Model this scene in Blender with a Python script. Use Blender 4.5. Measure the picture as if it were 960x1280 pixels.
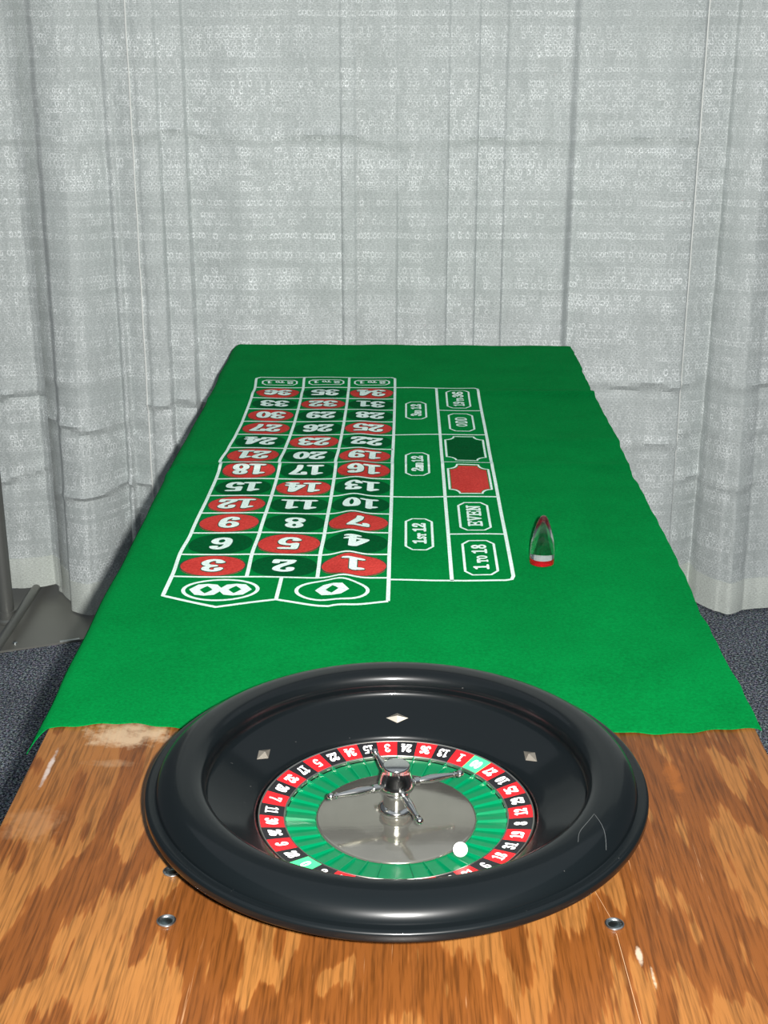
import bpy, bmesh, math, random
from mathutils import Vector, Matrix
random.seed(7)
PI = math.pi
S = bpy.context.scene
COL = S.collection
for o in list(bpy.data.objects):
    bpy.data.objects.remove(o)

# ------------------------------------------------------------------ camera, light, exposure
TOP = 0.74                      # height of the table top
cam_d = bpy.data.cameras.new('camera')
cam = bpy.data.objects.new('camera', cam_d); COL.objects.link(cam)
cam.location = (0, 0, 1.4662)
cam.rotation_euler = (math.radians(90 - 20.097), 0, math.radians(0.8545))
cam_d.sensor_fit = 'VERTICAL'; cam_d.sensor_height = 32.0
cam_d.lens = 32.0 * 1700 / 1280
cam_d.clip_start = 0.05
S.camera = cam

S.view_settings.view_transform = 'Standard'
S.view_settings.look = 'None'
S.view_settings.gamma = 1.0
S.view_settings.exposure = 0.0
S.view_settings.use_curve_mapping = False

world = bpy.data.worlds.new('world'); S.world = world
world.use_nodes = True
world.node_tree.nodes['Background'].inputs[0].default_value = (0.80, 0.90, 1.0, 1)
world.node_tree.nodes['Background'].inputs[1].default_value = 0.12

def light(name, kind, loc, energy, color=(1, 1, 1), rot=(0, 0, 0), **kw):
    d = bpy.data.lights.new(name, kind); d.energy = energy; d.color = color
    for k, v in kw.items(): setattr(d, k, v)
    o = bpy.data.objects.new(name, d); COL.objects.link(o)
    o.location = loc; o.rotation_euler = rot
    return o
# the photographer's flash, just right of the lens
light('camera_flash', 'SPOT', (0.052, 0.0, 1.482), 400.0, (1.0, 0.98, 0.95),
      (math.radians(90 - 13), 0, math.radians(0.85)), shadow_soft_size=0.014, spot_size=math.radians(115), spot_blend=1.0)
# cool hall lighting high above the booth
light('hall_light', 'AREA', (0.3, 1.9, 6.0), 85.0, (0.86, 0.93, 1.0), (0, 0, 0), shape='RECTANGLE', size=9.0, size_y=9.0)

# ------------------------------------------------------------------ helpers
def link(o, parent=None, label=None, cat=None, group=None, kind=None):
    COL.objects.link(o)
    if parent is not None: o.parent = parent
    if label: o['label'] = label
    if cat: o['category'] = cat
    if group: o['group'] = group
    if kind: o['kind'] = kind
    return o

def empty(name, loc, label, cat, rz=0.0, group=None):
    o = bpy.data.objects.new(name, None); o.empty_display_size = 0.05
    o.location = loc; o.rotation_euler = (0, 0, rz)
    return link(o, None, label, cat, group)

def mesh(name, V, F, m, smooth=False, angle=None):
    me = bpy.data.meshes.new(name); me.from_pydata(V, [], F)
    if smooth: me.shade_smooth()
    if smooth and angle: me.set_sharp_from_angle(angle=math.radians(angle))
    me.materials.append(m); me.update()
    return me

def obj(name, me, parent=None, loc=(0, 0, 0), rot=(0, 0, 0), **kw):
    o = bpy.data.objects.new(name, me); o.location = loc; o.rotation_euler = rot
    return link(o, parent, **kw)

class MB:
    def __init__(s): s.V = []; s.F = []
    def add(s, V, F):
        n = len(s.V); s.V += [tuple(v) for v in V]; s.F += [tuple(i + n for i in f) for f in F]
    def box(s, a, b):
        x0, y0, z0 = a; x1, y1, z1 = b
        s.add([(x0,y0,z0),(x1,y0,z0),(x1,y1,z0),(x0,y1,z0),(x0,y0,z1),(x1,y0,z1),(x1,y1,z1),(x0,y1,z1)],
              [(0,3,2,1),(4,5,6,7),(0,1,5,4),(1,2,6,5),(2,3,7,6),(3,0,4,7)])
    def tube(s, pts, r, n=16):
        pts = [Vector(p) for p in pts]; rings = []
        for i, p in enumerate(pts):
            t = (pts[min(i+1, len(pts)-1)] - pts[max(i-1, 0)]).normalized()
            a = t.orthogonal().normalized() if i == 0 else (pa - t * pa.dot(t)).normalized()
            pa = a; b = t.cross(a); rr = r[i] if isinstance(r, (list, tuple)) else r
            rings.append([p + (a*math.cos(2*PI*k/n) + b*math.sin(2*PI*k/n))*rr for k in range(n)])
        V = [v for q in rings for v in q]; F = []
        for i in range(len(rings)-1):
            for k in range(n):
                F.append((i*n+k, i*n+(k+1)%n, (i+1)*n+(k+1)%n, (i+1)*n+k))
        F.append(tuple(range(n-1, -1, -1))); F.append(tuple((len(rings)-1)*n+k for k in range(n)))
        s.add(V, F)
    def mesh(s, name, m, smooth=False, angle=35): return mesh(name, s.V, s.F, m, smooth, angle)

def lathe(name, prof, m, n=96, smooth=True, angle=40, closed=False):
    """prof: (r, z) from the outside bottom over the top; r = 0 ends close on the axis"""
    V = []; F = []; rows = []
    for r, z in prof:
        if r < 1e-7: rows.append([len(V)]); V.append((0, 0, z))
        else:
            rows.append([len(V)+k for k in range(n)])
            V += [(r*math.cos(2*PI*k/n), r*math.sin(2*PI*k/n), z) for k in range(n)]
    pairs = list(zip(rows[:-1], rows[1:])) + ([(rows[-1], rows[0])] if closed else [])
    for a, b in pairs:
        for k in range(n):
            k2 = (k+1) % n
            if len(a) == 1 and len(b) == 1: continue
            if len(a) == 1: F.append((a[0], b[k2], b[k]))
            elif len(b) == 1: F.append((a[k], a[k2], b[0]))
            else: F.append((a[k], a[k2], b[k2], b[k]))
    return mesh(name, V, F, m, smooth, angle)

def catmull(P, n=8, closed=False):
    out = []; N = len(P)
    for i in range(N if closed else N-1):
        p = [P[(i+j) % N] if closed else P[min(max(i+j, 0), N-1)] for j in (-1, 0, 1, 2)]
        for k in range(n):
            t = k/n
            out.append(tuple(0.5*((2*p[1][c]) + (-p[0][c]+p[2][c])*t + (2*p[0][c]-5*p[1][c]+4*p[2][c]-p[3][c])*t*t
                       + (-p[0][c]+3*p[1][c]-3*p[2][c]+p[3][c])*t**3) for c in range(len(P[0]))))
    out.append(tuple(P[0]) if closed else tuple(P[-1]))
    return out

def lerp_table(T, x):
    if x <= T[0][0]: return T[0][1]
    for (a, va), (b, vb) in zip(T[:-1], T[1:]):
        if x <= b:
            t = (x-a)/(b-a); t = t*t*(3-2*t)
            return va + (vb-va)*t
    return T[-1][1]

# ------------------------------------------------------------------ material helpers
class NT:
    def __init__(s, name):
        s.m = bpy.data.materials.new(name); s.m.use_nodes = True
        s.t = s.m.node_tree; s.n = s.t.nodes; s.b = s.n['Principled BSDF']
        s.obj = s.n.new('ShaderNodeTexCoord').outputs['Object']
    def L(s, a, b): s.t.links.new(a, b)
    def setin(s, sock, v):
        if hasattr(v, 'is_output'): s.L(v, sock)
        elif v is not None: sock.default_value = v
    def P(s, **kw):
        for k, v in kw.items():
            s.setin(s.b.inputs[k.replace('_', ' ')], v)
        return s.m
    def map(s, scale=(1,1,1), loc=(0,0,0), rot=(0,0,0), src=None):
        q = s.n.new('ShaderNodeMapping'); s.L(src or s.obj, q.inputs[0])
        q.inputs['Scale'].default_value = scale; q.inputs['Location'].default_value = loc
        q.inputs['Rotation'].default_value = rot; return q.outputs[0]
    def noise(s, vec, scale=5, detail=3, rough=.5, dist=0):
        q = s.n.new('ShaderNodeTexNoise'); s.L(vec, q.inputs['Vector'])
        q.inputs['Scale'].default_value = scale; q.inputs['Detail'].default_value = detail
        q.inputs['Roughness'].default_value = rough; q.inputs['Distortion'].default_value = dist
        return q.outputs['Fac']
    def noisec(s, vec, scale=5, detail=2):
        s.noise(vec, scale, detail); return s.n[-1].outputs['Color']
    def math(s, op, a, b=0.0, c=0.0, clamp=False):
        q = s.n.new('ShaderNodeMath'); q.operation = op; q.use_clamp = clamp
        s.setin(q.inputs[0], a); s.setin(q.inputs[1], b); s.setin(q.inputs[2], c); return q.outputs[0]
    def ramp(s, f, stops, interp='LINEAR'):
        q = s.n.new('ShaderNodeValToRGB'); s.L(f, q.inputs[0]); q.color_ramp.interpolation = interp
        e = q.color_ramp.elements
        while len(e) < len(stops): e.new(0.5)
        for i, (p, c) in enumerate(stops):
            e[i].position = p; e[i].color = (c, c, c, 1) if isinstance(c, (int, float)) else (*c, 1)
        return q.outputs[0]
    def mix(s, f, a, b, mode='MIX'):
        q = s.n.new('ShaderNodeMix'); q.data_type = 'RGBA'; q.blend_type = mode
        s.setin(q.inputs[0], f)
        for i, v in ((6, a), (7, b)):
            s.setin(q.inputs[i], (*v, 1) if isinstance(v, tuple) and len(v) == 3 else v)
        return q.outputs[2]
    def bump(s, h, strength=.3, dist=.001):
        q = s.n.new('ShaderNodeBump'); s.L(h, q.inputs['Height'])
        q.inputs['Strength'].default_value = strength; q.inputs['Distance'].default_value = dist
        return q.outputs[0]
    def sep(s, vec):
        q = s.n.new('ShaderNodeSeparateXYZ'); s.L(vec, q.inputs[0]); return q.outputs
    def comb(s, x, y, z=0.0):
        q = s.n.new('ShaderNodeCombineXYZ')
        s.setin(q.inputs[0], x); s.setin(q.inputs[1], y); s.setin(q.inputs[2], z); return q.outputs[0]

def plain(name, col, rough=.5, metal=0.0, **kw):
    return NT(name).P(Base_Color=(*col, 1), Roughness=rough, Metallic=metal, **kw)

# --- felt and the print on it
def felt_mat(name, dark, light, sheen=.35):
    t = NT(name)
    n1 = t.noise(t.obj, 260, 4, .7); n2 = t.noise(t.obj, 9, 4, .6); n3 = t.noise(t.map((600, 260, 400)), 1, 2)
    f = t.math('ADD', t.math('MULTIPLY', n1, .65), t.math('MULTIPLY', n2, .35))
    c = t.mix(t.ramp(f, [(.36, 0.0), (.64, 1.0)]), dark, light)
    return t.P(Base_Color=c, Roughness=.95, Specular_IOR_Level=.03, Sheen_Weight=sheen, Sheen_Roughness=.5,
               Sheen_Tint=(light[0]*.6, light[1]*2.0, light[2]*2.0, 1), Normal=t.bump(t.math('ADD', n1, n3), .55, .0015))
M_felt = felt_mat('green_felt', (0.0, .080, .016), (.0, .150, .030), .40)
M_white = felt_mat('white_print', (.52, .60, .54), (.80, .88, .82), .1)
M_red = felt_mat('red_print', (.36, .022, .018), (.60, .055, .045), .1)
M_darkgreen = felt_mat('dark_green_print', (.0, .048, .012), (.0, .088, .022), .1)
M_outline = felt_mat('outline_print', (.008, .05, .03), (.02, .09, .05), .1)

# --- stained plywood
def wood_mat():
    t = NT('stained_plywood')
    warp = t.noise(t.map((7, 3.0, 1)), 1, 3, .5)
    pore = t.noise(t.map((230, 9, 1)), 1, 3, .65)
    jag = t.noise(t.map((60, 7, 1)), 1, 3, .6)
    big = t.noise(t.map((7.5, 3.0, 1), (3.3, 1.7, 0)), 1, 2, .5, .5)
    v = t.math('ADD', t.math('MULTIPLY', big, 27), t.math('ADD', t.math('MULTIPLY', jag, 6.0), t.math('MULTIPLY', warp, 4)))
    w = t.math('SINE', v)
    w = t.math('ADD', w, t.math('MULTIPLY', t.math('SUBTRACT', pore, .5), 1.6))
    base = t.ramp(t.math('MULTIPLY_ADD', w, .5, .5), [(.38, (.106, .033, .0062)), (.52, (.142, .046, .0095)), (.64, (.215, .090, .0225))])
    cloud = t.noise(t.map((6, 4, 1), (9, 2, 0)), 1, 3)
    base = t.mix(t.ramp(cloud, [(.3, 0.0), (.7, .65)]), base, (.135, .045, .0095))
    fine = t.ramp(t.noise(t.map((330, 14, 1)), 1, 2, .7), [(.34, .55), (.56, 1.06)])
    base = t.mix(1.0, base, fine, 'MULTIPLY')
    scratch = t.ramp(t.noise(t.map((150, 4, 1), (.4, .2, 0)), 1, 4, .8), [(.66, 0.0), (.72, .55)])
    base = t.mix(scratch, base, (.36, .20, .10))
    x, y, z = t.sep(t.obj)
    edge = t.math('ADD', t.noise(t.obj, 55, 4, .7), 0)
    def patch(cx, cy, rx, ry, fall=.35):           # worn places on the varnish, ragged outline
        dx = t.math('DIVIDE', t.math('SUBTRACT', x, cx), rx); dy = t.math('DIVIDE', t.math('SUBTRACT', y, cy), ry)
        d = t.math('ADD', t.math('MULTIPLY', dx, dx), t.math('MULTIPLY', dy, dy))
        d = t.math('ADD', d, t.math('MULTIPLY', t.math('SUBTRACT', edge, .5), 3.2))
        return t.math('SUBTRACT', 1.0, t.math('DIVIDE', d, 1.0), clamp=True)
    for cx, cy, rx, ry, col, a in [(-.295, 1.285, .050, .030, (.70, .52, .33), 3.0), (-.30, 1.225, .03, .008, (.55, .38, .23), 1.2),
                                   (.196, .928, .0026, .013, (.70, .58, .44), 3.0), (-.352, 1.115, .030, .035, (.50, .28, .14), 1.2),
                                   (-.362, 1.215, .003, .045, (.68, .60, .55), 3.0), (.275, 1.21, .009, .05, (.42, .13, .02), 2.0),
                                   (.203, .902, .0016, .014, (.75, .6, .42), 3.0)]:
        base = t.mix(t.math('MULTIPLY', patch(cx, cy, rx, ry), a*.25, clamp=True), base, tuple(k*.55 for k in col))
    return t.P(Base_Color=base, Roughness=t.ramp(pore, [(.3, .42), (.7, .30)]), Specular_IOR_Level=.4, Normal=t.bump(pore, .35, .0006))
M_wood = wood_mat()
M_woodside = plain('plywood_edge', (.16, .075, .03), .7)

# --- woven shimmering drape cloth
def drape_mat(name='woven_drape', seed=0.0, tint=(1, 1, 1), amt=1.0):
    t = NT(name)
    uv = t.n.new('ShaderNodeUVMap').outputs[0]
    u, v, _ = t.sep(uv)
    wob = t.noise(t.map((9, 25, 1), (seed, 0, 0), src=uv), 1, 3)
    M, A = lambda a_, b_: t.math('MULTIPLY', a_, b_), lambda a_, b_: t.math('ADD', a_, b_)
    v2 = A(v, M(wob, .012))
    row = A(A(M(v2, 66), M(t.noise(t.comb(M(u, 230), M(v, 200)), 1, 1), .35)), M(t.noise(t.comb(0.0, M(v2, 22)), 1, 2), 2.2))
    ri = t.math('FLOOR', row)
    wn = t.n.new('ShaderNodeTexWhiteNoise'); wn.noise_dimensions = '1D'; t.L(ri, wn.inputs['W'])
    cu = A(A(M(u, 100), M(t.noise(t.comb(M(u, 260), M(v, 260)), 1, 1), .45)), A(M(wn.outputs['Value'], 9), M(t.noise(t.comb(M(u, 30), M(ri, 3.7)), 1, 2), 1.6)))
    ci = t.math('FLOOR', cu)
    wc = t.n.new('ShaderNodeTexWhiteNoise'); wc.noise_dimensions = '2D'; t.L(t.comb(ci, ri), wc.inputs['Vector'])
    fx = t.math('ABSOLUTE', t.math('SUBTRACT', t.math('FRACT', cu), .5)); fy = t.math('ABSOLUTE', t.math('SUBTRACT', t.math('FRACT', row), .5))
    d = t.math('POWER', A(t.math('POWER', fx, 3.2), t.math('POWER', fy, 3.2)), .3125)
    lp = t.ramp(d, [(.16, .0), (.27, .9), (.40, 1.0), (.49, .25)])
    lp = M(lp, t.ramp(wc.outputs['Value'], [(.05, .25), (.7, 1.0)]))
    lp = M(lp, t.ramp(wn.outputs['Value'], [(.05, .35), (.5, 1.0)]))
    band = t.noise(t.comb(M(u, 2.5), M(v2, 14)), 1, 3, .7)
    col = t.noise(t.comb(M(u, 17.0), M(v2, 1.6)), 1, 3, .6)
    thr = t.noise(t.comb(M(u, 430), M(v, 240)), 1, 2, .8)
    thr2 = t.noise(t.comb(M(u, 160), M(v, 520)), 1, 2, .8)
    a = M(t.ramp(band, [(.36, .5), (.54, 1.0)]), t.ramp(col, [(.34, .35), (.58, 1.0)]))
    a = M(M(a, M(lp, amt)), t.ramp(thr, [(.40, .0), (.56, 1.0)]))
    base = t.mix(t.ramp(thr2, [(.3, 0.0), (.7, 1.0)]), (.27*tint[0], .30*tint[1], .295*tint[2]), (.52*tint[0], .57*tint[1], .56*tint[2]))
    c = t.mix(a, base, (.95, 1.0, 1.0))
    rg = t.math('SUBTRACT', .62, M(a, .3))
    return t.P(Base_Color=c, Roughness=rg, Specular_IOR_Level=.5, Sheen_Weight=.1,
               Normal=t.bump(A(a, M(thr, .5)), .30, .002))
M_drape = drape_mat()
M_edge = plain('selvedge_cloth', (.74, .76, .73), .6)
M_hem = drape_mat('hem_cloth', 3.0, (1.36, 1.33, 1.25), .15)

def carpet_mat():
    t = NT('speckled_carpet')
    n = t.noise(t.obj, 190, 2, .9); nc = t.noisec(t.obj, 150, 1)
    big = t.noise(t.obj, 3, 3)
    c = t.ramp(n, [(.38, (.010, .012, .018)), (.46, (.06, .07, .09)), (.54, (.22, .25, .30)), (.64, (.60, .64, .66))])
    c = t.mix(.5, c, nc, 'MULTIPLY'); c = t.mix(1.0, c, t.ramp(big, [(.3, .85), (.7, 1.2)]), 'MULTIPLY')
    return t.P(Base_Color=c, Roughness=1.0, Specular_IOR_Level=.1, Normal=t.bump(n, .8, .004))
M_carpet = carpet_mat()

def plastic_mat():
    t = NT('black_plastic')
    n = t.noise(t.obj, 14, 5, .6); s = t.noise(t.obj, 180, 2, .6)
    r = t.ramp(n, [(.35, .09), (.7, .13)])
    c = t.mix(t.ramp(s, [(.755, 0.0), (.79, .5)]), (.0020, .0032, .0038), (.10, .10, .095))
    return t.P(Base_Color=c, Roughness=.36, Specular_IOR_Level=.13, Coat_Weight=.55, Coat_Roughness=r, Normal=t.bump(n, .04, .002))
M_black = plastic_mat()
M_chrome = plain('chrome', (.74, .74, .72), .13, 1.0)
def disc_mat():
    t = NT('grey_metal_cone')
    n = t.noise(t.obj, 30, 4, .6); st = t.noise(t.map((20, 260, 1)), 1, 2)
    return t.P(Base_Color=t.mix(n, (.34, .33, .285), (.44, .425, .37)), Metallic=.90, Roughness=t.ramp(n, [(.3, .09), (.7, .15)]),
               Normal=t.bump(st, .03, .001))
M_disc = disc_mat()
M_silver = plain('dull_silver', (.50, .48, .43), .32, 1.0)
M_deflect = plain('satin_deflector', (.36, .33, .28), .40, .8)
M_nred = plain('gloss_red', (.62, .008, .012), .32)
M_nblack = plain('gloss_black', (.008, .008, .009), .30)
M_ngreen = plain('gloss_pale_green', (.05, .62, .20), .32)
M_nwhite = plain('numeral_white', (.88, .88, .86), .5)
def pocket_mat():
    t = NT('green_pocket_plastic')
    n = t.noise(t.obj, 45, 3)
    return t.P(Base_Color=t.mix(n, (.0, .085, .030), (.0, .130, .048)), Roughness=.20, Specular_IOR_Level=.6, Normal=t.bump(n, .08, .003))
M_pocket = pocket_mat()
M_fret = plain('green_fret_plastic', (.0, .12, .045), .15)
M_ball = plain('ball_white', (.90, .90, .86), .25)
M_glass = NT('clear_glass').P(Base_Color=(.97, 1, .98, 1), Roughness=.01, IOR=1.5, Transmission_Weight=1.0)
M_redglass = NT('red_glass').P(Base_Color=(.85, .01, .03, 1), Roughness=.02, IOR=1.5, Transmission_Weight=.85)
M_steel = plain('grey_painted_steel', (.20, .205, .19), .38, .55)
M_plate = plain('grey_base_plate', (.24, .24, .215), .42, .45)
M_zinc = plain('zinc_bolt', (.62, .66, .67), .28, 1.0)
M_zincdark = plain('dark_reflection_cup', (.22, .27, .27), .30, 1.0)  # dark reflection in the domed bolt centre is put into the metal colour

# ------------------------------------------------------------------ floor
fl = MB(); nx = 8
fl.box((-3.2, -1.6, -.02), (3.2, 5.2, 0))
obj('floor', fl.mesh('floor', M_carpet), kind='structure', label='dark blue-grey speckled carpet floor')

# ------------------------------------------------------------------ pipe-and-drape backdrop
YB = 3.335
# depth of the folds (positive = towards the viewer, metres at the hem) along X
# (x, depth left of the crease, depth right of it): the cloth tucks in sharply at each crease and bellies out between
CR = [(-1.25, .0, .0, .0), (-.992, .0, -.01, .02), (-.922, -.035, -.03, .008), (-.868, .060, .105, .012), (-.795, .135, .13, .010), (-.706, .000, .040, .006), (-.690, .045, .020, .004),
      (-.627, .050, .060, .004), (-.577, .050, .015, .004), (-.515, .045, -.005, .003), (-.405, .045, .050, .02), (-.150, .010, .035, .003), (-.117, .040, .028, .002),
      (-.018, .040, .022, .003), (.103, .036, .016, .002), (.172, .040, .014, .002), (.237, .038, .018, .002), (.300, .040, .045, .02), (.395, .060, -.030, .012),
      (.540, .050, .045, .02), (.690, .055, .010, .003), (.768, -.030, .030, .004), (.828, .110, .120, .015), (.905, .060, .075, .02), (1.02, .05, .06, .01), (1.15, .06, .02, .004), (1.32, .05, .01, .004), (1.60, 0, 0, .01)]
def belly(x):
    for (xa, _, da, wa), (xb, db, _, wb) in zip(CR[:-1], CR[1:]):
        if x <= xb:
            t = max(0, min(1, (x - xa) / (xb - xa)))
            base = da + (db - da) * t + .012 * min(1, (xb - xa) / .1) * math.sin(PI * t)
            e = (xb - x) / max(wb, .001)           # blend the two sides of a crease over its width
            return base, xa, xb
    return 0.0, 0, 0
def prof_at(x):
    d, xa, xb = belly(x)
    for xc, dl, dr, w in CR[1:-1]:
        if abs(x - xc) < w:
            t = (x - xc + w) / (2 * w); t = t * t * (3 - 2 * t)
            l, r_ = belly(xc - w)[0], belly(xc + w)[0]
            return l + (r_ - l) * t
    return d
def fold(x, z):
    a = .12 + .88 * max(0, min(1, (1.75 - z) / 1.70)) ** 1.6
    d = prof_at(x) * a
    d += .007 * math.sin(x * 9 + 1.3) * (1 - a) + .004 * math.sin(x * 31 + z * .8)
    return d
def crease(z, zc, s=.006): return math.exp(-((z - zc) / s) ** 2)
def drape(x0, x1, off, hem, creases, label, edge=0):
    """one cloth panel: x0..x1 at the top, folds deepening to the hem"""
    top = 2.46; hemh = .085
    nxs = int((x1 - x0) / .003); zs = []
    z = hem
    while z < top:
        zs.append(z); z += .013 if z < 1.6 else .08
    zs.append(top)
    root = empty('drape_panel', ((x0 + x1) / 2, YB, hem), label, 'drape', group='drape panels of the backdrop')
    cx = (x0 + x1) / 2
    def pt(x, z):
        y = YB - fold(x, z) - off
        for zc, amp, slope in creases:
            zz = zc + slope * (x - x0) + .006 * math.sin(x * 17 + zc * 9) + .004 * math.sin(x * 43)
            k = .4 + .6 * abs(math.sin(x * 8.3 + zc * 5))
            y -= 1.5 * amp * k * (math.exp(-((z - zz) / .010) ** 2) - .6 * math.exp(-((z - zz + .018) / .012) ** 2))
        y += .0025 * math.sin(z * 37 + x * 11) * math.sin(x * 23)
        zz = z
        # hem hangs a little lower where the fold comes forward
        return (x - cx, y - YB, zz - hem)
    cols = [x0 + (x1 - x0) * i / nxs for i in range(nxs + 1)]
    us = [0.0]
    for i in range(nxs):
        a, b = pt(cols[i], .3), pt(cols[i+1], .3); us.append(us[-1] + math.hypot(a[0]-b[0], a[1]-b[1]))
    def sheet(name, zlist, m, push=0.0, label=None):
        th = .0012
        V = []; UV = []
        for sgn in (0, 1):
            for z in zlist:
                for i, x in enumerate(cols):
                    p = pt(x, z); V.append((p[0], p[1] - push + sgn * (th + push*2), p[2])); UV.append((us[i] + x0*1.3, z))
        nc = nxs + 1; nr = len(zlist); F = []
        for j in range(nr-1):
            for i in range(nxs):
                a = j*nc + i; F.append((a, a+1, a+1+nc, a+nc))
                b = a + nc*nr; F.append((b+1, b, b+nc, b+1+nc))
        B = nc*nr
        for j in range(nr-1):
            F.append((j*nc, (j+1)*nc, (j+1)*nc+B, j*nc+B)); e = nxs
            F.append(((j+1)*nc+e, j*nc+e, j*nc+e+B, (j+1)*nc+e+B))
        for i in range(nxs):
            F.append((i+1, i, i+B, i+1+B)); t_ = (nr-1)*nc
            F.append((t_+i, t_+i+1, t_+i+1+B, t_+i+B))
        me = mesh(name, V, F, m, True, 50)
        uvl = me.uv_layers.new(name='UVMap')
        vi = [0]*len(me.loops); me.loops.foreach_get('vertex_index', vi)
        fl_ = [c for i in vi for c in UV[i]]; uvl.data.foreach_set('uv', fl_)
        return obj(name, me, root, label=label)
    k = next(i for i, z in enumerate(zs) if z > hem + hemh)
    sheet('cloth', zs, M_drape)
    hz = [hem + hemh * i / 7 for i in range(8)]
    sheet('hem', hz, M_hem, .0016, 'doubled-over hem band')
    if edge:                              # bright bound edge of the panel
        xe = x0 if edge < 0 else x1
        q = MB(); q.tube([(lambda p: (p[0], p[1]-.001, p[2]))(pt(xe, z)) for z in zs], .0017, 6)
        obj('selvedge', q.mesh('selvedge', M_edge, True), root, label='bright bound side edge')
    return root
drape(-1.060, -.902, .024, .035, [(1.175, .004, .1), (.555, .010, .12), (.335, .010, .25)],
      'narrow whitish drape panel at the far left beside the steel upright')
drape(-.925, -.622, .006, .010, [(1.185, .003, 0), (.500, .008, .0), (.300, .009, .15), (.60, .004, .1)],
      'off-white drape panel left of the table, second from the steel upright')
drape(-.640, -.113, .024, .018, [(1.205, .005, -.02), (.55, .008, .0), (.90, .002, .02)],
      'off-white drape panel behind the left half of the green felt', -1)
drape(-.135, .694, .008, .012, [(1.185, .005, .01), (.565, .007, .05), (.40, .005, .06)],
      'wide off-white drape panel behind the right half of the green felt', 1)
drape(.672, 1.45, -.010, .008, [(1.130, .004, -.05), (.60, .007, .0), (.47, .005, .03), (.335, .006, .1)],
      'off-white drape panel at the far right, its hem in a zigzag above the carpet')

# the upright of the frame, its base plate and the low tube beside it
up = empty('steel_upright', (-1.012, 3.165, 0.006), 'round grey steel upright at the left edge of the drapes', 'pole')
obj('pole', lathe('pole', [(0, 0), (.019, 0), (.019, 2.49), (.017, 2.495), (0, 2.495)], M_steel, 32), up)
obj('foot_collar', lathe('foot_collar', [(0, 0), (.027, 0), (.027, .006), (.0215, .010), (.0215, .03), (.019, .031), (0, .031)], M_steel, 32), up)
bp = empty('base_plate', (-.90, 3.215, 0), 'flat grey steel base plate on the carpet under the left drapes', 'base plate', rz=math.radians(20.5))
q = MB(); q.box((-.16, -.182, 0), (.16, .20, .005)); obj('plate', q.mesh('plate', M_plate), bp)
q = MB(); q.box((-.012, -.181, .005), (.036, -.173, .0062)); obj('slot_rim', q.mesh('slot_rim', M_zinc), bp, label='bright worn rim of the carrying slot')
obj('bolt', lathe('bolt', [(0, 0), (.006, 0), (.006, .003), (.004, .005), (0, .005)], M_zinc, 16), bp, (-.118, -.150, .005))
lt = empty('steel_tube', (-.975, 3.10, .0), 'thin dark steel tube lying over the base plate at the left edge', 'tube')
q = MB(); q.tube([(.0, .36, .030), (-.0, .0, .034), (-.004, -.36, .034), (-.01, -.80, .028)], .0115, 20)
obj('tube', q.mesh('tube', M_steel, True), lt)
for y in (.36, -.80):
    obj('foot', lathe('foot', [(0, 0), (.014, 0), (.013, .020), (.008, .024), (0, .024)], plain('rubber', (.02, .02, .02), .8), 20), lt, (-.005 if y < 0 else 0, y, 0))

# ------------------------------------------------------------------ table
HW = .3825; Y0 = .680; Y1 = 3.118
tb = empty('plywood_table', (0, 0, 0), 'long folding table with a brown stained plywood top under the felt and wheel', 'table')
q = MB(); q.box((-HW, Y0, TOP-.019), (HW, Y1, TOP))
me = q.mesh('tabletop', M_wood); me.materials.append(M_woodside)
for p in me.polygons:
    if abs(p.normal.z) < .5: p.material_index = 1
tt = obj('tabletop', me, tb)
bv = tt.modifiers.new('bevel', 'BEVEL'); bv.width = .0012; bv.segments = 2
for s in (-1, 1):
    q = MB(); q.box((s*.335-.010, Y0+.05, TOP-.075), (s*.335+.010, Y1-.05, TOP-.019)); obj('side_rail', q.mesh('side_rail', M_woodside), tb)
for y in (Y0+.05, Y1-.07):
    q = MB(); q.box((-.325, y, TOP-.075), (.325, y+.02, TOP-.019)); obj('end_rail', q.mesh('end_rail', M_woodside), tb)
for y in (Y0+.22, Y1-.24):
    for s in (-1, 1):
        q = MB(); q.tube([(s*.29, y, TOP-.03), (s*.30, y, .012)], .0127, 20)
        lg = obj('leg', q.mesh('leg', M_steel, True), tb)
        obj('rubber_foot', lathe('rubber_foot', [(0, 0), (.016, 0), (.016, .03), (.013, .034), (0, .034)], bpy.data.materials['rubber'], 20), lg, (s*.30, y, 0))
    q = MB(); q.tube([(-.294, y, .38), (.294, y, .38)], .009, 16); obj('cross_bar', q.mesh('cross_bar', M_steel, True), tb)
ring_me = lathe('bolt', [(.0052, .0002), (.0078, .0002), (.0084, .0006), (.0082, .0015), (.0072, .0020), (.0062, .0016), (.0052, .0004)], M_zinc, 40)
cup_me = lathe('bolt_cup', [(.0060, .0002), (.0055, .0006), (.003, .0012), (0, .0014)], M_zincdark, 32)
for x, y in [(-.1999, .9658), (.1813, .9672), (-.2066, 1.0371), (.1813, 1.0371), (-.20, 2.83), (.1813, 2.83)]:
    b = obj('bolt', ring_me, tb, (x, y, TOP)); obj('bolt_cup', cup_me, b)
q = MB()   # raised seam splinter running from the right bolt towards the table end
q.add([(.1810, .955, TOP+.0003), (.1814, .955, TOP+.0003), (.1880, .70, TOP+.0003), (.1876, .70, TOP+.0003)], [(3, 2, 1, 0)])
q.add([(.1660, 1.035, TOP+.0003), (.1663, 1.035, TOP+.0003), (.1796, .976, TOP+.0003), (.1793, .976, TOP+.0003)], [(3, 2, 1, 0)])
obj('splinter', q.mesh('splinter', plain('bare_wood', (.36, .22, .12), .7)), tb, label='thin pale splinter line in the grain')

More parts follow.
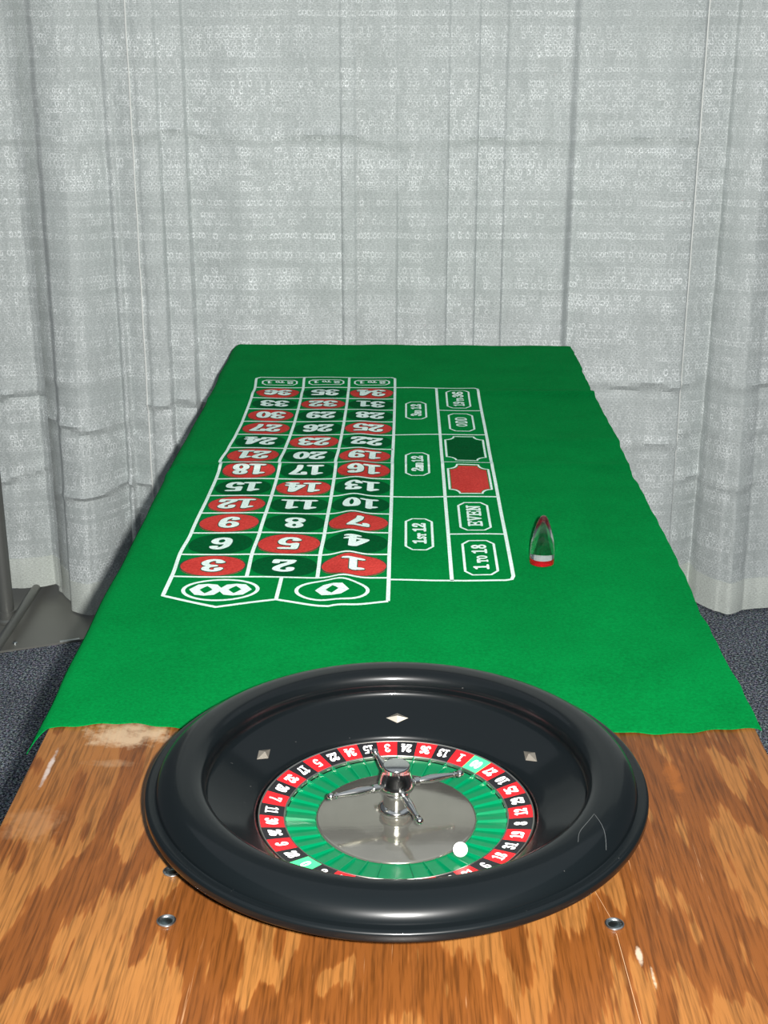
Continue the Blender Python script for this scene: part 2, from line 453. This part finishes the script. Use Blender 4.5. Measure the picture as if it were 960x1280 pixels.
# ------------------------------------------------------------------ felt layout
def gauss(x, s): return math.exp(-(x / s) ** 2)
def felt_h(x, y):
    h = .0028
    rx = -.079 + .03 * max(0, (1.8 - y)) * -1.0
    w = lerp_table([(1.45, 0), (1.62, .55), (1.74, 1), (1.95, .85), (2.25, .45), (2.6, .15), (2.75, 0)], y)
    h += .0060 * w * gauss(x - rx, .019)
    h += .0040 * gauss(y - 2.207 - .01 * math.sin(x * 6), .014) * lerp_table([(-.4, 1), (-.1, .5), (.2, .45), (.4, .7)], x)
    h += .0055 * gauss(y - 2.672 - .012 * math.sin(x * 5 + 1), .020) * lerp_table([(-.4, .5), (0, .25), (.15, .5), (.25, 1), (.4, 1.2)], x)
    h += .003 * gauss(y - 2.36 + .02 * x, .03) * lerp_table([(-.4, .2), (.1, .2), (.25, 1)], x)
    h += .0008 * math.sin(y * 21 + x * 6) + .0006 * math.sin(x * 37 + y * 5)
    return max(h, .0016)
def felt_xy(u, y):
    """u in -1..1 across, returns the 3D point of the upper surface"""
    left = -.398 - .010 * gauss(y - 2.1, .5) - .004 * math.sin(y * 9) - .002 * math.sin(y * 31) - .009 * max(0, 1 - (y - 1.296) / .10) ** 2
    right = .3868 + .0022 * math.sin(y * 11) + .0012 * math.sin(y * 41 + 1) * math.sin(y * 5) + .0010 * math.sin(y * 97) * math.sin(y*17)
    x = left + (right - left) * (u + 1) / 2
    z = felt_h(x, y)
    if x < -.3835:                                   # the left border curls over the table edge
        d = -.3835 - x; k = max(0, 1 - (y - 1.296) / .13) ** 1.5
        z -= d * (.3 + .25 * k) + 20 * d * d; x = -.3835 - d * .9
    z -= .004 * max(0, (x - .384) / .008) ** 2
    return x, z
root_f = empty('felt_layout', (0, 0, TOP), 'bright green felt betting layout spread over the table', 'felt')
ny_, nx_ = 370, 172
V = []; F = []
FY0, FY1 = 1.298, 3.120
for sgn in (1, 0):
    for j in range(ny_ + 1):
        for i in range(nx_ + 1):
            u = -1 + 2 * i / nx_
            f = j / ny_
            ys = FY0 + .004 * math.sin(u * 7 + 1) + .0035 * math.sin(u * 15) + (.012 * max(0, (-u - .9) / .1) ** 2) * -1 + .0015 * math.sin(u * 60)
            ye = FY1 - .002 * math.sin(u * 30) - .016 * gauss(u + 1.0, .03) - .002 * math.sin(u*9)
            y = ys + (ye - ys) * f
            x, z = felt_xy(u, y)
            over = max(0, y - 3.108); z -= over * over * 40
            if not sgn: z -= .0014
            V.append((x, y, z))
nc = nx_ + 1; B = nc * (ny_ + 1)
for j in range(ny_):
    for i in range(nx_):
        a = j*nc+i; F.append((a, a+1, a+1+nc, a+nc)); F.append((B+a+1, B+a, B+a+nc, B+a+1+nc))
for i in range(nx_):
    F.append((i+1, i, B+i, B+i+1)); a = ny_*nc+i; F.append((a, a+1, B+a+1, B+a))
for j in range(ny_):
    a = j*nc; F.append((a, a+nc, B+a+nc, B+a)); a = j*nc+nx_; F.append((a+nc, a, B+a, B+a+nc))
obj('cloth', mesh('cloth', V, F, M_felt, True, 60), root_f)
WX = [(1.60, -.006), (1.72, -.0045), (1.80, -.0068), (1.88, -.0028), (2.05, .0002), (2.13, .001), (2.205, .0005), (2.222, -.004), (2.30, .0015), (2.38, .005), (2.47, .0072), (2.55, .0075), (2.70, .0055), (2.80, .0005)]
def warp(x, y):
    w = max(0, min(1, (.02 - x) / .33))
    return x + lerp_table(WX, y) * w, y
EX = 0.0     # overlapping pen strokes of one glyph are laid a hair above each other
def put(q, pts2, faces, lift):
    """printed ink follows the cloth"""
    out = []
    for x, y in pts2:
        x, y = warp(x, y); out.append((x, y, felt_h(x, y) + lift + EX))
    q.add(out, faces)
def stroke(q, P, w, lift, closed=False, step=.006, nib=None):
    """flat band of ink along a polyline; nib=(nx,ny) half widths, else round of width w"""
    nxw, nyw = nib or (w/2, w/2)
    pts = []
    N = len(P)
    for i in range(N if closed else N-1):
        a, b = P[i], P[(i+1) % N]; L = math.hypot(b[0]-a[0], b[1]-a[1]); n = max(1, int(L/step))
        pts += [(a[0]+(b[0]-a[0])*k/n, a[1]+(b[1]-a[1])*k/n) for k in range(n)]
    if not closed: pts.append(P[-1])
    S_ = [(p[0]/nxw, p[1]/nyw) for p in pts]; M = len(S_); left = []; right = []
    for i, p in enumerate(S_):
        a = S_[(i-1) % M] if closed else S_[max(i-1, 0)]; b = S_[(i+1) % M] if closed else S_[min(i+1, M-1)]
        dx, dy = b[0]-a[0], b[1]-a[1]; l = math.hypot(dx, dy) or 1; nxn, nyn = -dy/l, dx/l
        left.append(((p[0]+nxn)*nxw, (p[1]+nyn)*nyw)); right.append(((p[0]-nxn)*nxw, (p[1]-nyn)*nyw))
    V = left + right; F = [(M+i, M+i+1, i+1, i) for i in range(M-1)]
    if closed: F.append((M+M-1, M, 0, M-1))
    q(V, F)
    return pts

# glyphs drawn as pen strokes in a box .62 wide and 1 high (curve flag, points)
def ell(cx, cy, rx, ry, a0=0, a1=360, n=20):
    return [(cx+rx*math.cos(math.radians(a0+(a1-a0)*i/n)), cy+ry*math.sin(math.radians(a0+(a1-a0)*i/n))) for i in range(n+1)]
def cv(*p): return catmull(list(p), 5)
GL = {
 '0': [ell(.31, .5, .20, .42)],
 '1': [[(.34, .05), (.34, .93)], [(.34, .90), (.13, .80)], [(.12, .055), (.56, .055)]],
 '2': [cv((.13, .70), (.17, .88), (.33, .945), (.50, .85), (.50, .68), (.36, .46), (.17, .26), (.11, .10)), [(.10, .08), (.50, .08)], [(.53, .07), (.55, .26)], [(.14, .70), (.17, .74)]],
 '3': [cv((.12, .76), (.20, .91), (.34, .945), (.49, .84), (.46, .63), (.27, .53)), cv((.27, .53), (.47, .47), (.53, .27), (.40, .07), (.22, .06), (.10, .22)), [(.12, .75), (.17, .77)], [(.10, .24), (.16, .25)]],
 '4': [[(.42, .05), (.42, .94)], [(.38, .92), (.06, .32)], [(.05, .29), (.58, .29)], [(.28, .05), (.58, .05)]],
 '5': [[(.15, .925), (.51, .925)], [(.15, .93), (.13, .58)], cv((.13, .54), (.30, .61), (.49, .53), (.53, .30), (.42, .09), (.22, .06), (.10, .20)), [(.10, .22), (.16, .23)]],
 '6': [ell(.315, .29, .195, .225), cv((.49, .78), (.44, .91), (.30, .94), (.15, .76), (.11, .46), (.12, .28)), [(.44, .78), (.49, .80)]],
 '7': [[(.09, .91), (.55, .91)], cv((.55, .90), (.40, .58), (.30, .32), (.27, .06)), [(.085, .92), (.10, .72)]],
 '8': [ell(.31, .735, .165, .195), ell(.31, .27, .20, .21)],
 '9': [ell(.305, .71, .195, .225), cv((.13, .22), (.18, .09), (.32, .06), (.47, .24), (.51, .54), (.50, .72)), [(.13, .22), (.18, .24)]],
 'T': [[(.31, .05), (.31, .93)], [(.06, .92), (.56, .92)], [(.06, .92), (.05, .74)], [(.56, .92), (.57, .74)], [(.20, .055), (.42, .055)]],
 'O': [ell(.31, .5, .21, .42)],
 'S': [cv((.50, .76), (.42, .92), (.22, .93), (.12, .74), (.24, .56), (.42, .44), (.51, .25), (.38, .07), (.20, .07), (.10, .24))],
 'N': [[(.13, .05), (.13, .94)], [(.13, .92), (.48, .08)], [(.48, .06), (.48, .94)], [(.04, .055), (.24, .055)], [(.38, .94), (.58, .94)], [(.04, .94), (.16, .94)]],
 'D': [[(.15, .05), (.15, .94)], cv((.10, .93), (.34, .93), (.51, .76), (.53, .5), (.51, .24), (.34, .06), (.10, .06))],
 'R': [[(.15, .05), (.15, .94)], cv((.10, .93), (.38, .93), (.50, .73), (.38, .53), (.16, .52)), cv((.32, .50), (.43, .34), (.47, .12), (.57, .06)), [(.05, .055), (.28, .055)]],
 'E': [[(.15, .05), (.15, .94)], [(.06, .93), (.52, .93)], [(.06, .06), (.54, .06)], [(.15, .50), (.40, .50)], [(.52, .93), (.52, .76)], [(.54, .06), (.54, .25)], [(.40, .60), (.40, .40)]],
 'V': [[(.11, .93), (.31, .07)], [(.31, .07), (.51, .93)], [(.02, .94), (.22, .94)], [(.40, .94), (.60, .94)]],
}
def text_geo(q, s, cx, cy, H, dw, rot, nib, lift, sizes=None):
    """rot 180: upside down to the viewer; rot 90: reads away from the viewer.  q(V, F) receives flat geometry"""
    adv = []
    for i, ch in enumerate(s):
        k = sizes[i] if sizes else 1.0
        adv.append((.45 if ch == ' ' else (.50 if ch == '1' and False else 1.0)) * dw * k)
    global EX
    tot = sum(adv); x = -tot / 2; EX = 0.0
    c, sn = math.cos(math.radians(rot)), math.sin(math.radians(rot))
    for i, ch in enumerate(s):
        k = sizes[i] if sizes else 1.0
        if ch != ' ':
            for st in GL[ch]:
                P = [(x + px / .62 * adv[i] * .97, -H/2 + py * H * k) for px, py in st]
                def emit(V, F):
                    q([(cx + a*c - b*sn, cy + a*sn + b*c) for a, b in V], F)
                EX += .00003
                n2 = (nib[0] * (1 if k == 1 else .75), nib[1] * (1 if k == 1 else .75))
                stroke(emit, P, 0, lift, nib=n2, step=.004)
                for e in (P[0], P[-1]):
                    EX += .000012
                    V = [e] + [(e[0] + n2[0]*math.cos(2*PI*t/10), e[1] + n2[1]*math.sin(2*PI*t/10)) for t in range(10)]
                    emit(V, [(0, 1+t, 1+(t+1) % 10) for t in range(10)])
        x += adv[i]
    EX = 0.0

def oval_geo(cx, cy, rx, ry, lift, q, p=2.25, n=36, rings=6):
    V = [(cx, cy)]; F = []
    for r in range(1, rings+1):
        for k in range(n):
            t = 2*PI*k/n; c, s = math.cos(t), math.sin(t)
            V.append((cx + rx*r/rings*math.copysign(abs(c)**(2/p), c), cy + ry*r/rings*math.copysign(abs(s)**(2/p), s)))
    for k in range(n): F.append((0, 1+k, 1+(k+1) % n))
    for r in range(rings-1):
        for k in range(n):
            a = 1+r*n+k; b = 1+r*n+(k+1) % n; F.append((a, a+n, b+n, b))
    put(q, V, F, lift)
def ink(name, m, build, label=None, lift=.0008):
    q = MB(); build(q, lift); return obj(name, q.mesh(name, m), root_f, label=label)

XS = [-.3115, -.2105, -.1150, -.0185]; R0 = 1.7135; RP = .0839
RED = {1,3,5,7,9,12,14,16,18,19,21,23,25,27,30,32,34,36}
for row in range(12):
    for c in range(3):
        num = row*3 + 3 - c
        cx = (XS[c] + XS[c+1]) / 2; cy = R0 + RP * (row + .5)
        red = num in RED
        mb = MB(); oval_geo(cx, cy, .0455, .0385, .0004, mb)
        obj('number_oval', mb.mesh('number_oval', M_red if red else M_darkgreen), root_f,
            label='printed red oval' if red else 'printed dark green oval')
        s = str(num); H = .044; dw = .033 if len(s) == 1 else .0285
        ol = MB(); text_geo(lambda V, F: put(ol, V, F, .0007), s, cx, cy, H, dw, 180, (.0066, .0047), 0)
        obj('numeral_outline', ol.mesh('numeral_outline', M_outline), root_f)
        nb = MB(); text_geo(lambda V, F: put(nb, V, F, .0013), s, cx, cy, H, dw, 180, (.0053, .0034), 0)
        obj('numeral', nb.mesh('numeral', M_white), root_f, label='white printed numeral %d' % num)
        if red:
            e = MB(); stroke(lambda V, F: put(e, V, F, .0006), [(cx+.0455*math.cos(2*PI*k/40), cy+.0385*math.sin(2*PI*k/40)) for k in range(40)], .0022, 0, True)
            obj('oval_edge', e.mesh('oval_edge', M_outline), root_f)
def line(P, w, closed=False, label=None, name='layout_line'):
    q = MB(); stroke(lambda V, F: put(q, V, F, .0009), P, w, 0, closed); return obj(name, q.mesh(name, M_white), root_f, label=label)
YT = 2.800; YB0 = R0 + 12*RP
# grid lines
line([(XS[0], R0+.0), (XS[0], YT-.01), (XS[0]+.008, YT), (XS[3]-.008, YT), (XS[3], YT-.008), (XS[3], 1.633)], .0052)
for x in XS[1:3]: line([(x, R0), (x, YT)], .0052)
for r in range(13): line([(XS[0], R0+r*RP), (XS[3], R0+r*RP)], .0050)
line([(XS[0], R0), (-.3115, 1.646), (-.238, 1.612), (-.163, 1.635), (-.094, 1.612), (XS[3], 1.632)], .0056)
line([(-.163, R0), (-.163, 1.635)], .0050)
X2, X3 = .0670, .1515
line([(XS[3], R0-.006), (X3-.012, R0-.006), (X3-.003, R0-.003), (X3, R0+.008), (X3, 2.705), (X3-.006, 2.715), (XS[3], 2.718)], .0052)
line([(X2, R0-.006), (X2, 2.716)], .0052)
for y in (2.048, 2.387): line([(XS[3], y), (X3, y)], .0048)
for y in (1.880, 2.222, 2.553): line([(X2, y), (X3, y)], .0046)
# zero boxes
for cx, s, hw in ((-.2395, '00', .049), (-.0925, '0', .047)):
    pts = [(cx+hw*math.cos(2*PI*k/44)*(1 if s == '00' else 1), 1.668+.035*math.sin(2*PI*k/44)) for k in range(44)]
    line(pts, .0050, True, 'oval ring round the ' + s, 'oval_ring')
    for k, zx in enumerate(([cx-.019, cx+.019] if s == '00' else [cx])):
        R_, r_ = (.0225, .0245), (.0085, .0125)
        V = []; F = []; n = 8
        for j in range(n):
            a = 2*PI*j/n + (PI/8 if False else 0)
            sx = 1.0 if j % 4 == 0 else .80
            V.append((zx+R_[0]*math.cos(a)*sx, 1.668+R_[1]*math.sin(a)*(.82 if j % 4 == 2 else 1.0)))
        for j in range(n):
            a = 2*PI*j/n; V.append((zx+r_[0]*math.cos(a)*(1 if j % 4 == 0 else .8), 1.668+r_[1]*math.sin(a)*(1 if j % 4 == 2 else .7)))
        F = [(j, (j+1) % n, n+(j+1) % n, n+j) for j in range(n)]
        q = MB(); put(q, V, F, .0011)
        obj('numeral', q.mesh('numeral', M_white), root_f, label='white printed zero')
# 2 to 1 boxes
def frame(x0, x1, y0, y1, ch, w=.0032, notch=False):
    if notch:
        P = []
        for (cx, cy, a0) in ((x1, y1, 270), (x0, y1, 360), (x0, y0, 90), (x1, y0, 180)):
            arc = [(cx+ch*math.cos(math.radians(a0-18*k)), cy+ch*1.25*math.sin(math.radians(a0-18*k))) for k in range(6)]
            P += arc
        return P
    return [(x0, y0+ch), (x0, y1-ch), (x0+ch*.75, y1), (x1-ch*.75, y1), (x1, y1-ch), (x1, y0+ch), (x1-ch*.75, y0), (x0+ch*.75, y0)]
def words(s, cx, cy, H, dw, rot, nib, sizes=None):
    q = MB(); text_geo(lambda V, F: put(q, V, F, .0011), s, cx, cy, H, dw, rot, nib, 0, sizes)
    return obj('lettering', q.mesh('lettering', M_white), root_f, label='white lettering ' + s)
for c in range(3):
    cx = (XS[c]+XS[c+1])/2; cy = (YB0+YT)/2 - .001
    line(frame(cx-.036, cx+.036, cy-.018, cy+.020, .010), .0034, True, name='bet_frame')
    words('2 TO 1', cx, cy+.001, .020, .0135, 180, (.0022, .0017), [1, 1, .7, .7, 1, 1])
for y0, y1, s, sz in ((1.817, 1.947, '1ST 12', [1, .62, .62, .8, 1, 1]), (2.152, 2.280, '2ND 12', [1, .62, .62, .8, 1, 1]), (2.486, 2.612, '3RD 12', [1, .62, .62, .8, 1, 1])):
    line(frame(.0045, .0435, y0, y1, .013), .0036, True, name='bet_frame')
    words(s, .024, (y0+y1)/2, .0195, .0185, 90, (.0030, .0020), sz)
for y0, y1, s, sz, dw in ((1.727, 1.852, '1 TO 18', [1, .8, .72, .72, .8, 1, 1], .0175), (1.896, 2.020, 'EVEN', None, .0225),
                      (2.410, 2.530, 'ODD', None, .0215), (2.572, 2.692, '19 TO 36', [1, 1, .6, .66, .66, .6, 1, 1], .0160)):
    line(frame(.0865, .1315, y0, y1, .013), .0036, True, name='bet_frame')
    words(s, .109, (y0+y1)/2, .0215, dw, 90, (.0026, .0018), sz)
for y0, y1, m, lb in ((2.062, 2.207, M_red, 'printed red panel'), (2.236, 2.374, M_darkgreen, 'printed dark panel')):
    P = frame(.0755, .1435, y0, y1, .016, notch=True)
    line(P, .0036, True, name='bet_frame')
    cx, cy = .1095, (y0+y1)/2; q = MB(); V = [(cx, cy)]; n = len(P); rings = 8
    for r in range(1, rings+1): V += [(cx+(x-cx)*.90*r/rings, cy+(y-cy)*.93*r/rings) for x, y in P]
    F = [(0, 1+(k+1) % n, 1+k) for k in range(n)] + [(1+r*n+k, 1+r*n+(k+1) % n, 1+(r+1)*n+(k+1) % n, 1+(r+1)*n+k) for r in range(rings-1) for k in range(n)]
    put(q, V, [tuple(reversed(f)) for f in F], .0005)
    obj('colour_panel', q.mesh('colour_panel', m), root_f, label=lb)

# ------------------------------------------------------------------ roulette wheel
WC = (-.005, 1.110)
wh = empty('roulette_wheel', (WC[0], WC[1], TOP), 'black roulette wheel with a wide glossy rim standing on the plywood', 'roulette wheel')
prof = [(0, .0), (.150, .0), (.158, .003), (.198, .030), (.226, .0462), (.2305, .0470), (.2320, .0482), (.2327, .0500), (.2327, .0545), (.2324, .0558), (.2316, .0568), (.2302, .0574), (.2280, .0575), (.2240, .0573)]
cxr, a_o, b_, zc = .1960, .0268, .0182, .0555
prof += [(cxr + a_o*abs(math.cos(t))**.9, zc + b_*math.sin(t)**.95) for t in [math.radians(6 + 84*k/16) for k in range(17)]]
prof += [(.1910, .0740), (.1865, .0735), (.1825, .0717), (.1795, .0690), (.1778, .0655), (.1770, .0610), (.1772, .0575), (.1786, .0545), (.1788, .0515), (.1775, .0485), (.1745, .0462),
         (.1690, .0432), (.1560, .0358), (.1440, .0298), (.1345, .0248), (.1325, .0230), (.1318, .0190), (.1318, .0070), (0, .0070)]
obj('bowl', lathe('bowl', prof, M_black, 192, True, 50), wh)
# thin pale chevron scratch on the right of the rim
def rim_z(r):
    for (ra, za), (rb, zb) in zip(prof[:-1], prof[1:]):
        if za > .055 and ra >= r >= rb and ra > rb: return za + (zb - za) * (ra - r) / (ra - rb)
    return .07
SC = catmull([(.2012, -40.3), (.1941, -35.8), (.1934, -27.0)], 4)[:-1] + catmull([(.1934, -27.0), (.2090, -31.6), (.2195, -36.0)], 4)
q = MB(); q.tube([(r*math.cos(math.radians(a)), r*math.sin(math.radians(a)), rim_z(r)) for r, a in SC], .00022, 6)
obj('scratch', q.mesh('scratch', plain('scratch_grey', (.055, .06, .06), .6)), wh, label='fine pale chevron scratch on the rim')
# diamond deflectors on the slope of the bowl
dm = mesh('deflector', [(-.0115, 0, 0), (0, -.0062, 0), (.0115, 0, 0), (0, .0062, 0), (0, 0, .0042),
                        (-.0115, 0, -.002), (0, -.0062, -.002), (.0115, 0, -.002), (0, .0062, -.002)],
          [(0, 1, 4), (1, 2, 4), (2, 3, 4), (3, 0, 4), (1, 0, 5, 6), (2, 1, 6, 7), (3, 2, 7, 8), (0, 3, 8, 5)], M_deflect)
for k in (-1, 0, 1):
    a = math.radians(90 + 60*k); R = .1530
    o = obj('deflector', dm, wh, (R*math.cos(a), R*math.sin(a), .0346)); 
    n_ = Matrix.Rotation(a - PI/2, 4, 'Z') @ Matrix.Rotation(math.radians(26), 4, 'X')
    o.rotation_euler = n_.to_euler()
ro = obj('rotor', lathe('rotor', [(0, .008), (.1300, .008), (.1300, .0180), (.1040, .0135), (.1035, .0125), (.080, .0105), (.074, .0100), (0, .0105)], M_black, 152), wh)
def ringm(name, r0, r1, z0, z1, m, h=.0008):
    return obj(name, lathe(name, [(r0, z0-.002), (r1, z1-.002), (r1, z1+h*.4), (r1-.0004, z1+h), (r0+.0004, z0+h), (r0, z0+h*.4)], m, 152, True, 30, True), ro)
ringm('outer_trim_ring', .1283, .1303, .0200, .0204, M_silver)
ringm('inner_trim_ring', .1047, .1066, .0166, .0169, M_silver)
ORDER = [24,36,13,1,'00',27,10,25,29,12,8,19,31,18,6,21,33,16,4,23,35,14,2,0,28,9,26,30,11,7,20,32,17,5,22,34,15,3]
NP = 38; DA = 2*PI/NP
def sector(r0, r1, z0, z1, th, half, n=4):
    V = []; 
    for zo in (0, -th):
        for r, z in ((r0, z0), (r1, z1)):
            V += [(r*math.cos(PI/2 + half*(1-2*i/n)), r*math.sin(PI/2 + half*(1-2*i/n)), z+zo) for i in range(n+1)]
    m_ = n+1; F = []
    for i in range(n):
        F.append((i+1, i, m_+i, m_+i+1)[::1]); F.append((2*m_+i, 2*m_+i+1, 3*m_+i+1, 3*m_+i))
        F.append((m_+i+1, m_+i, 3*m_+i, 3*m_+i+1)); F.append((i, i+1, 2*m_+i+1, 2*m_+i))
    F.append((0, 2*m_, 3*m_, m_)); F.append((n, m_+n, 3*m_+n, 2*m_+n))
    return V, F
panels = {}
for nm, m in (('red', M_nred), ('black', M_nblack), ('green', M_ngreen)):
    V, F = sector(.1066, .1284, .0174, .0207, .0035, DA/2); panels[nm] = mesh('number_panel', V, F, m)
Vp, Fp = sector(.0755, .1040, .0116, .0138, .003, DA/2*.97); pocket_me = mesh('pocket', Vp, Fp, M_pocket)
fb = MB()   # a fret: low blade between two pockets, higher at the outer end
fb.add([(-.0010, .0755, .010), (.0010, .0755, .010), (.0011, .1046, .012), (-.0011, .1046, .012),
        (-.0005, .0770, .0138), (.0005, .0770, .0138), (.0006, .1046, .0176), (-.0006, .1046, .0176)],
       [(0,3,2,1),(4,5,6,7),(0,1,5,4),(1,2,6,5),(2,3,7,6),(3,0,4,7)])
fret_me = fb.mesh('fret', M_fret)
for i, num in enumerate(ORDER):
    a = -(i + .5) * DA                      # rotation from the back (12 o'clock), clockwise seen from above
    col = 'green' if num in (0, '00') else ('red' if num in RED else 'black')
    p = obj('number_panel', panels[col], ro, (0, 0, 0), (0, 0, a), label='%s panel of number %s' % (col, num))
    obj('pocket', pocket_me, ro, (0, 0, 0), (0, 0, a))
    obj('fret', fret_me, ro, (0, 0, 0), (0, 0, -(i) * DA))
numq = {}
for i, num in enumerate(ORDER):
    a = -(i + .5) * DA; s = str(num); q = MB()
    def emit(V, F):
        out = []
        for x, y in V:                      # local: y radial, z follows the sloping ring
            r = .1175 + y
            out.append((x, r, .0174 + (r - .1066) * (.0033/.0218) + .00025 + EX * .5))
        q.add(out, F)
    text_geo(emit, s, 0, 0, .0125, .0053 if len(s) == 2 else .0062, 180, (.00098, .00080), 0)
    obj('ring_numeral', q.mesh('ring_numeral', M_nwhite), ro, (0, 0, 0), (0, 0, a), label='white numeral %s' % s)
# metal cone, turret and the four spindles
obj('cone', lathe('cone', [(.0745, .0105), (.0762, .0125), (.0758, .0136), (.0748, .0142), (.0735, .0146), (.040, .0164), (.012, .0179), (0, .0180)], M_disc, 152, True, 60), ro, label='polished grey metal cone')
tur = [(.0135, .0165), (.0150, .0195), (.0165, .0222), (.0168, .0245), (.0150, .0262), (.0125, .0275), (.0124, .0340), (.0126, .0400), (.0140, .0425), (.0162, .0446), (.0170, .0470), (.0167, .0495), (.0155, .0535), (.0143, .0575), (.0132, .0615), (.0126, .0650),
       (.0127, .0675), (.0125, .0688), (.0115, .0692), (0, .0690)]
tr = obj('turret', lathe('turret', tur, M_chrome, 64, True, 60), ro)
hd = MB()
hd.tube([(.010, 0, 0), (.018, 0, 0), (.0182, 0, 0), (.0225, 0, 0), (.0228, 0, 0), (.026, 0, 0), (.034, 0, 0), (.042, 0, 0), (.052, 0, 0), (.0575, 0, 0), (.0577, 0, 0), (.0590, 0, 0), (.0592, 0, 0), (.0612, 0, 0)],
        [.0028, .0028, .0040, .0040, .0026, .0033, .0042, .0037, .0025, .0020, .0030, .0030, .0019, .0019], 20)
cs = [(math.cos(math.radians(t)), math.sin(math.radians(t))) for t in range(-170, 171, 20)]
hd.tube([(.0640 + .0036*c[0]*1.0, 0, 0) for c in [(math.cos(math.radians(t)), 0) for t in range(180, -1, -18)]],
        [max(.0001, .0036*math.sin(math.radians(t))) for t in range(180, -1, -18)], 20)
hme = hd.mesh('spindle', M_chrome, True, 50)
for k in range(4):
    obj('spindle', hme, ro, (0, 0, .0475), (0, 0, math.radians(19.4 + 90*k)))

# ball
def sphere(name, r, m, n=32):
    return lathe(name, [(0, 0)] + [(r*math.sin(math.radians(t)), r - r*math.cos(math.radians(t))) for t in range(8, 173, 8)] + [(0, 2*r)], m, n, True, 80)
obj('roulette_ball', sphere('roulette_ball', .0068, M_ball), None, (WC[0] + .0580, WC[1] - .0660, TOP + .0150),
    label='small white ball resting in a pocket of the wheel', cat='ball')

# glass marker
mk = empty('glass_marker', (.1945, 1.767, TOP + .0045), 'small clear glass bullet-shaped marker with a red base on the felt', 'marker', rz=math.radians(12))
def faceted(name, rows, m, n=8, smooth=False):
    V = []; F = []
    for r, z in rows: V += [(r*math.cos(2*PI*(k+.5)/n), r*math.sin(2*PI*(k+.5)/n), z) for k in range(n)]
    for j in range(len(rows)-1):
        for k in range(n): F.append((j*n+k, j*n+(k+1) % n, (j+1)*n+(k+1) % n, (j+1)*n+k))
    F.append(tuple(range(n-1, -1, -1))); F.append(tuple((len(rows)-1)*n+k for k in range(n)))
    return mesh(name, V, F, m, smooth, 35)
obj('glass_body', faceted('glass_body', [(.0170, .0093), (.0174, .016), (.0168, .026), (.0152, .037), (.0126, .048), (.0094, .058), (.0062, .066), (.0040, .0695), (.0022, .0705)], M_glass, 20, True), mk)
obj('red_base', faceted('red_base', [(.0150, 0), (.0170, .0012), (.0173, .0088), (.0171, .0091)], M_redglass, 20, True), mk, label='transparent red base')
